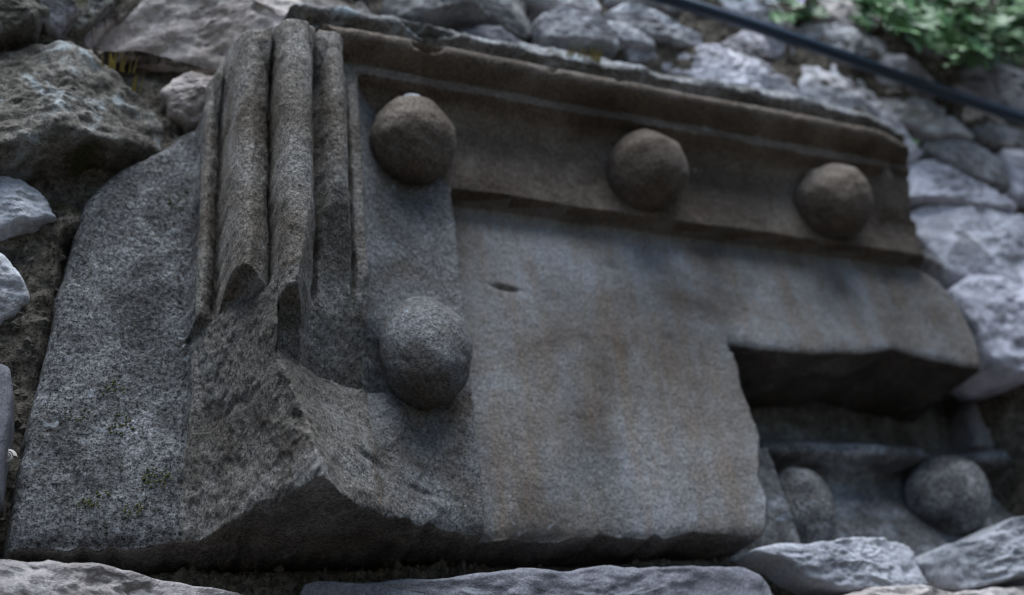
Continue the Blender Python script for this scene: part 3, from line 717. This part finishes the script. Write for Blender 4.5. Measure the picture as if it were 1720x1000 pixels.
for pn, mn in PMAT.items():
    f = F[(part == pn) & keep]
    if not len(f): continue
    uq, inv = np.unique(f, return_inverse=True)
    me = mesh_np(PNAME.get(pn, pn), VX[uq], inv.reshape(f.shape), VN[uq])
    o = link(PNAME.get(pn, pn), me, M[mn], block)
    if pn in PLAB: o['label'] = PLAB[pn]

# balls
def ball(u, z, p, rad, seed, name='ball_ornament', stretch=(1, 1, 1), mat='block', label=None):
    nu_, nv_ = 96, 64
    th = np.linspace(0, 2 * np.pi, nu_, endpoint=False); ph = np.linspace(0.02, np.pi - 0.02, nv_)
    T, Ph = np.meshgrid(th, ph)
    D = np.stack([np.sin(Ph) * np.cos(T), -np.cos(Ph), np.sin(Ph) * np.sin(T)], -1)   # pole faces out of the wall
    Q = D * rad
    d = 0.0062 * fbm(Q[..., 0] + u, Q[..., 1], Q[..., 2] + z, 17, 4, 0.55, seed)
    d = d + 0.0011 * fbm(Q[..., 0] + u, Q[..., 1], Q[..., 2] + z, 110, 4, 0.6, seed + 5)
    flat = sstep(0.55, 1.0, Ph / np.pi)                      # root merges into the hollow
    R = rad + d
    rq = np.random.RandomState(seed + 200)
    for _ in range(4):                                       # worn and chipped flats
        nv = rq.normal(size=3); nv[1] = -abs(nv[1]); nv /= np.linalg.norm(nv)
        dt = D @ nv
        lim = rad * rq.uniform(0.94, 0.99) / np.maximum(dt, 0.05)
        R = smin(R, np.minimum(lim, rad * 3), 0.003)
    for _ in range(9):                                       # pits
        nv = rq.normal(size=3); nv[1] = -abs(nv[1]); nv /= np.linalg.norm(nv)
        R = R - rq.uniform(.0006, .0022) * np.exp(-((1 - D @ nv) / rq.uniform(.002, .010)))
    R = R + 0.006 * flat
    V = D * R[..., None] * np.array(stretch)
    idx = np.arange(nu_ * nv_).reshape(nv_, nu_); i1 = np.roll(idx, -1, 1)
    F = np.stack([idx[:-1], idx[1:], i1[1:], i1[:-1]], -1).reshape(-1, 4)
    me = mesh_np(name, V.reshape(-1, 3), F[:, ::-1])
    o = link(name, me, M[mat], block); o.location = (u, -p, z)
    if label: o['label'] = label
    return o
ball(-0.037, 0.158, 0.044, 0.0425, 11, stretch=(1, 1, 1.22), label='ball low on the upright beside the fracture')
ball(-0.033, 0.406, 0.041, 0.0455, 23, mat='patina', label='ball in the corner with a pale lichen spot')
ball(0.243, 0.408, 0.041, 0.0455, 37, mat='patina', label='middle ball under the cornice')
ball(0.496, 0.402, 0.041, 0.0455, 51, mat='patina', label='right-hand ball under the cornice')
# pale lichen spot on the corner ball
def blob_sheet(name, cen, nrm, rad, mat, seed, parent=None, thick=0.0012):
    cen = Vector(cen); nrm = Vector(nrm).normalized()
    q = nrm.to_track_quat('Z', 'Y')
    na, nr = 28, 5
    V, F = [], []
    V.append((0, 0, thick))
    rg = random.Random(seed); ph = [rg.uniform(0, 6.28) for _ in range(3)]
    for k in range(1, nr + 1):
        for i in range(na):
            a = i / na * 2 * math.pi
            rr = rad * k / nr * (1 + .25 * math.sin(2 * a + ph[0]) + .12 * math.sin(5 * a + ph[1]))
            V.append((rr * math.cos(a), rr * 0.6 * math.sin(a), thick * (1 - (k / nr) ** 3) - (0.004 if k == nr else 0) - rr * rr / 0.09))
    Ft = [(0, 1 + i, 1 + (i + 1) % na) for i in range(na)]
    for k in range(nr - 1):
        for i in range(na):
            a, b = 1 + k * na + i, 1 + k * na + (i + 1) % na
            Ft += [(a, a + na, b + na), (a, b + na, b)]
    V = [tuple(q @ Vector(v) + cen) for v in V]
    o = link(name, mesh_np(name, V, Ft), mat, parent)
    return o
M['lichen'] = rock('grey_lichen', (0.38, 0.40, 0.42), (0.50, 0.52, 0.54), (0.58, 0.60, 0.62), blotch=90, grain=500, fine=1200, bump=.001, gcon=.15, pits=.15, midbump=.001)
d = Vector((-0.10, -0.55, 0.83)).normalized()
blob_sheet('lichen_patch', Vector((-0.033, -0.041, 0.406)) + d * 0.0465, d, 0.0075, M['lichen'], 3, block)

# second moulding deep in the notch
iu = np.arange(0.300, 0.830, 0.0024); iz = np.arange(-0.035, 0.250, 0.0018)
def inner_p(U, Z): return inner_shape(U - 0.026, Z - 0.011) - 0.032
def inner_shape(U, Z):
    n1 = fbm(U, U * 0, Z, 16, 4, .5, 141); n2 = fbm(U, U * 0 + 3, Z, 50, 4, .55, 147)
    zz = Z + 0.003 * n1
    p = np.interp(zz, [-0.04, 0.0, 0.030, 0.055, 0.085, 0.100, 0.1085, 0.1105, 0.116, 0.126, 0.134, 0.142, 0.160, 0.24],
                  [-0.062, -0.064, -0.072, -0.088, -0.103, -0.106, -0.104, -0.064, -0.054, -0.055, -0.068, -0.098, -0.120, -0.125])
    sL = U - 0.378 + 0.10 * (Z - 0.07) + 0.002 * n2
    pl = -0.035 - 0.07 * sstep(-0.006, 0.004, sL)
    p = np.where((Z < 0.112) & (sL < 0.004), np.maximum(p, pl), p)
    d = ((U - 0.50) / 0.012) ** 2 + ((Z - 0.122) / 0.004) ** 2
    p = p - 0.010 * np.exp(-d)
    d2 = ((U - 0.68) / 0.06) ** 2 + ((Z - 0.145) / 0.05) ** 2
    p = p - 0.03 * np.exp(-d2)
    return p + 0.003 * n1 + 0.0018 * n2 + 0.0008 * vnoise(U * 200, U * 0, Z * 200, 149)
V, Fi = height_grid(iu, iz, inner_p)
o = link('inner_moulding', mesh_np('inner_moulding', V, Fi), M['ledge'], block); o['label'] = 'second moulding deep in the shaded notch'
ball(0.667, 0.077, -0.100, 0.0495, 71, name='ball_ornament', mat='flange', label='large dark ball at the right of the notch')  # darker stone on both notch balls paints in the shade they sit in
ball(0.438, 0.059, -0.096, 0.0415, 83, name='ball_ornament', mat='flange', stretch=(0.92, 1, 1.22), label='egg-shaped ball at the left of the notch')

# moss cushions growing on the block
def moss_cushions():
    rg = random.Random(8); Vs, Fs = [], []
    spots = [(190, 655, .010, 24), (205, 715, .012, 34), (262, 803, .012, 60), (148, 850, .008, 18), (226, 858, .008, 22), (170, 830, .006, 12), (300, 330, .014, 22), (285, 350, .012, 16), (130, 700, .010, 12)]
    for (x, y, sp, n) in spots:
        u0, z0 = uz(x, y, 0)
        for _ in range(n):
            a, rr = rg.uniform(0, 6.28), sp * math.sqrt(rg.random())
            cx, cz = u0 + rr * math.cos(a), z0 + rr * math.sin(a) * .8
            s = rg.uniform(.0005, .0012); b = len(Vs)
            for dx, dy, dz in ((1, 0, 0), (-1, 0, 0), (0, 0, 1), (0, 0, -1), (0, -1, 0), (0, 1, 0), (.7, -.7, .3), (-.6, -.7, -.4)):
                k = s * rg.uniform(.7, 1.3); Vs.append((cx + dx * k, -0.001 + dy * k, cz + dz * k))
            Fs += [(b, b + 2, b + 6), (b + 2, b + 4, b + 6), (b + 4, b + 3, b + 6), (b + 3, b, b + 6), (b + 1, b + 3, b + 7), (b + 3, b + 4, b + 7), (b + 4, b + 2, b + 7), (b + 2, b + 1, b + 7),
                   (b, b + 5, b + 2), (b + 2, b + 5, b + 1), (b + 1, b + 5, b + 3), (b + 3, b + 5, b)]
    o = link('moss', mesh_np('moss', Vs, Fs, smooth=False), M['moss'])
    tag(o, 'tiny olive moss cushions on the plain left face of the block', 'moss', kind='stuff')
moss_cushions()

# ------------------------------------------------------------------ cable
def tube(name, pts, rad, mat, seg=16, parent=None):
    pts = [Vector(p) for p in pts]; V, F = [], []
    n = len(pts)
    for i, p in enumerate(pts):
        t = (pts[min(i + 1, n - 1)] - pts[max(i - 1, 0)]).normalized()
        a = t.orthogonal() if abs(t.z) > .9 else t.cross(Vector((0, 0, 1))); a.normalize(); b = t.cross(a)
        rr = rad[i] if isinstance(rad, (list, tuple)) else rad
        for k in range(seg):
            th = 2 * math.pi * k / seg; V.append(tuple(p + a * (rr * math.cos(th)) + b * (rr * math.sin(th))))
    for i in range(n - 1):
        for k in range(seg):
            F.append((i * seg + k, i * seg + (k + 1) % seg, (i + 1) * seg + (k + 1) % seg, (i + 1) * seg + k))
    b0 = len(V); V += [tuple(pts[0]), tuple(pts[-1])]
    o = link(name, None or mesh_np(name, V, np.array(F + [(b0, (k + 1) % seg, k, k) for k in range(0)])), mat, parent)
    return o
ca, cb, cc = uz(1110, -4, 0.055), uz(1415, 92, 0.058), uz(1720, 205, 0.05)
cp = []
for k in range(61):
    t = -4.5 + k / 60 * 10.0
    if t < 1: u_, z_ = ca[0] + (cb[0] - ca[0]) * t, ca[1] + (cb[1] - ca[1]) * t
    else: u_, z_ = cb[0] + (cc[0] - cb[0]) * (t - 1), cb[1] + (cc[1] - cb[1]) * (t - 1)
    cp.append((u_, -0.056 - 0.003 * math.sin(t * 3.1), z_))
for _ in range(4):
    cp = [cp[0]] + [tuple((np.array(cp[i - 1]) + 2 * np.array(cp[i]) + np.array(cp[i + 1])) / 4) for i in range(1, len(cp) - 1)] + [cp[-1]]
tag(tube('cable', cp, 0.0085, M['cable'], 20), 'black cable running diagonally down across the upper right of the wall', 'cable')

# ------------------------------------------------------------------ plants
def leaf_mesh(seed, size):
    rg = random.Random(seed)
    n = 30; V = [(0, 0.0, 0.0)]; F = []
    for ring in (0.55, 1.0):
        for i in range(n):
            a = i / n * 2 * math.pi - math.pi / 2
            lob = 0.80 + 0.20 * math.cos(5 * (a - math.pi / 2)) 
            notch = 1 - 0.55 * math.exp(-((abs(a + math.pi / 2) if i < n / 2 else abs(2 * math.pi - a - math.pi / 2)) / 0.35) ** 2)
            rr = size * ring * (lob if ring == 1.0 else 0.9) * notch
            x, y = rr * math.cos(a), rr * math.sin(a) + size * .25
            V.append((x, y, 0.18 * (x * x + y * y) / size * (1 if seed % 2 else -1) + size * 0.05 * math.sin(3 * a + seed)))
    for i in range(n):
        j = (i + 1) % n
        F += [(0, 1 + i, 1 + j), (1 + i, 1 + n + i, 1 + n + j), (1 + i, 1 + n + j, 1 + j)]
    return mesh_np('leaf', V, F)
LEAF = [leaf_mesh(k, s) for k, s in enumerate((0.013, 0.015, 0.011, 0.017))]
for l in LEAF: l.materials.append(M['leaf'])

def plant(name, label, areas, nleaf, base, seed, cat='plant', depth=(0.02, 0.09)):
    rg = random.Random(seed)
    root = empty(name, (base[0], -base[2], base[1])); tag(root, label, cat)
    stems = []
    for k in range(nleaf):
        (x0, y0, x1, y1, wgt) = rg.choices(areas, [a[4] for a in areas])[0]
        p = rg.uniform(*depth)
        u, z = uz(rg.uniform(x0, x1), rg.uniform(y0, y1), p)
        o = bpy.data.objects.new('leaf', LEAF[rg.randrange(4)]); C.objects.link(o)
        o.parent = root
        pos = Vector((u, -p, z)) - root.location
        o.location = pos
        d = Vector((rg.uniform(-.5, .4), -1.0, rg.uniform(-.2, 1.1))).normalized()
        o.rotation_euler = (d.to_track_quat('Z', 'Y').to_matrix() @ Matrix.Rotation(rg.uniform(0, 6.28), 3, 'Z')).to_euler()
        s = rg.uniform(.8, 1.5); o.scale = (s, s, s)
        stems.append(pos)
    # stems: thin tubes from the rooting joint to groups of leaves
    V, F = [], []
    for i in range(0, len(stems), 3):
        end = stems[i]; a = Vector((0, 0.05, 0)); mid = (a + end) / 2 + Vector((rg.uniform(-.02, .02), -0.02, rg.uniform(-.03, .02)))
        prev = None
        for t in [k3 / 6 for k3 in range(7)]:
            c = (1 - t) ** 2 * a + 2 * t * (1 - t) * mid + t * t * end
            b = len(V)
            for q in ((1, 0), (0, 1), (-1, 0), (0, -1)): V.append((c.x + q[0] * .0011, c.y, c.z + q[1] * .0011))
            if prev is not None:
                F += [(prev + k2, prev + (k2 + 1) % 4, b + (k2 + 1) % 4, b + k2) for k2 in range(4)]
            prev = b
    st = link('stems', mesh_np('stems', V, F), M['stem'], root)
    return root
plant('trailing_plant', 'bushy green trailing plant hanging from the wall top right above the cable',
      [(1460, -30, 1720, 40, 5), (1540, 20, 1720, 85, 4), (1590, 60, 1715, 108, 2), (1440, 0, 1540, 50, 1.5), (1700, -40, 1770, 90, 1.2)], 298, (*uz(1640, 20, 0.0), 0.0), 5, depth=(0.02, 0.13))
small = plant('small_plant', 'small leafy plant with a lilac flower sprouting above the cable', [(1305, -14, 1385, 34, 1)], 20, (*uz(1345, 10, 0.0), 0.0), 9, depth=(0.02, 0.05))
def flower(parent, pos):
    V, F = [], []
    for k in range(5):
        a = k / 5 * 2 * math.pi; b = len(V)
        for (r_, w_) in ((.001, .0), (.006, -.0035), (.011, 0), (.006, .0035)):
            V.append((r_ * math.cos(a) - w_ * math.sin(a), -0.002 - r_ * .2, r_ * math.sin(a) + w_ * math.cos(a)))
        F.append((b, b + 1, b + 2, b + 3))
    o = link('flower', mesh_np('flower', V, F), M['petal'], parent); o.location = pos
u, zf = uz(1340, 0, 0.06)
flower(small, Vector((u, -0.06, zf)) - small.location)

def tuft(label, x, y, p, n, h, mat, seed, spread=.01, name='grass_tuft'):
    rg = random.Random(seed); V, F = [], []
    u0, z0 = uz(x, y, p)
    for k in range(n):
        bx = rg.uniform(-spread, spread); a = Vector((bx, 0.012, 0)); hh = h * rg.uniform(.6, 1.2)
        tip = Vector((bx + rg.uniform(-.5, .5) * hh, -rg.uniform(0, .5) * hh, hh)); wd = rg.uniform(.0006, .0011)
        b = len(V)
        for t in (0, .5, 1):
            c = a.lerp(tip, t) + Vector((0, -.1 * hh * math.sin(t * 3.1), 0)); w_ = wd * (1 - t * .8)
            V += [(c.x - w_, c.y, c.z), (c.x + w_, c.y, c.z)]
        F += [(b, b + 1, b + 3, b + 2), (b + 2, b + 3, b + 5, b + 4)]
    o = link(name, mesh_np(name, V, F), M[mat]); o.location = (u0, -p, z0)
    tag(o, label, 'grass', 'sparse tufts growing in the joints')
tuft('dry yellow grass tuft on the pale stone above the shaft', 590, 42, 0.05, 16, .020, 'straw', 1)
tuft('yellow-green tuft on the mossy boulder, nearer its pale patch', 182, 100, 0.03, 6, .009, "straw", 2, .006)
tuft('yellow-green tuft right of the mossy boulder crest', 214, 108, 0.03, 6, .010, "straw", 3, .006)
tuft('short yellow tuft on the right shoulder of the mossy boulder', 228, 140, 0.045, 5, .008, "straw", 4, .005)
tuft('low yellow-green tuft on the weathered top of the cornice', 985, 92, 0.085, 26, .012, 'straw', 5, .022)
tuft('tiny green grass blades beside the pale stone at the left edge', 93, 400, -0.02, 8, .022, 'stem', 6, .005)
lf = bpy.data.objects.new('sprouting_leaf', leaf_mesh(7, 0.007)); lf.data.materials.append(M['leaf']); C.objects.link(lf)
u, z1 = uz(1526, 252, 0.03); lf.location = (u, -0.045, z1); lf.rotation_euler = (math.radians(70), 0, 0)
tag(lf, 'single bright green leaf at the right end of the cornice', 'leaf')

# ------------------------------------------------------------------ small things at the left edge
def slab_stone():
    pl = [uz(x, y, 0.03) for x, y in ((-120, 590), (-10, 602), (16, 612), (20, 640), (17, 700), (8, 765), (-2, 830), (-120, 850))]
    me, cen = stone_mesh(pl, 0.03, 0.004, 0.09, 77, na=96, nr=18, rough=0.25, facets=2, edge=0.004, jag=0.002)
    o = link('stone', me, M['slate']); o.location = cen
    return wall_child(o)
slab_stone()
sh = empty('snail_shell', (*[0, 0, 0],))
us, zs_ = uz(13, 771, 0.0)
sh.location = (us, -0.004, zs_); tag(sh, 'tiny pale banded snail shell wedged left of the carved block', 'shell')
def shell_mesh(bands):
    V, F = [], []
    nt_, ns = 60, 10
    for i in range(nt_):
        t = i / (nt_ - 1); a = t * 2.3 * 2 * math.pi; rr = 0.0052 * (1 - t * .85); tr = 0.0042 * (1 - t * .85)
        for k in range(ns):
            b = 2 * math.pi * k / ns
            V.append(((rr * .55 + tr * math.cos(b)) * math.cos(a), -t * .004 + tr * math.sin(b) * 0.9, (rr * .55 + tr * math.cos(b)) * math.sin(a)))
    for i in range(nt_ - 1):
        for k in range(ns):
            if (k in (3, 7)) == bands: F.append((i * ns + k, i * ns + (k + 1) % ns, (i + 1) * ns + (k + 1) % ns, (i + 1) * ns + k))
    return mesh_np('shell', V, F)
link('shell_body', shell_mesh(False), M['shell'], sh); link('shell_band', shell_mesh(True), M['shell_band'], sh)
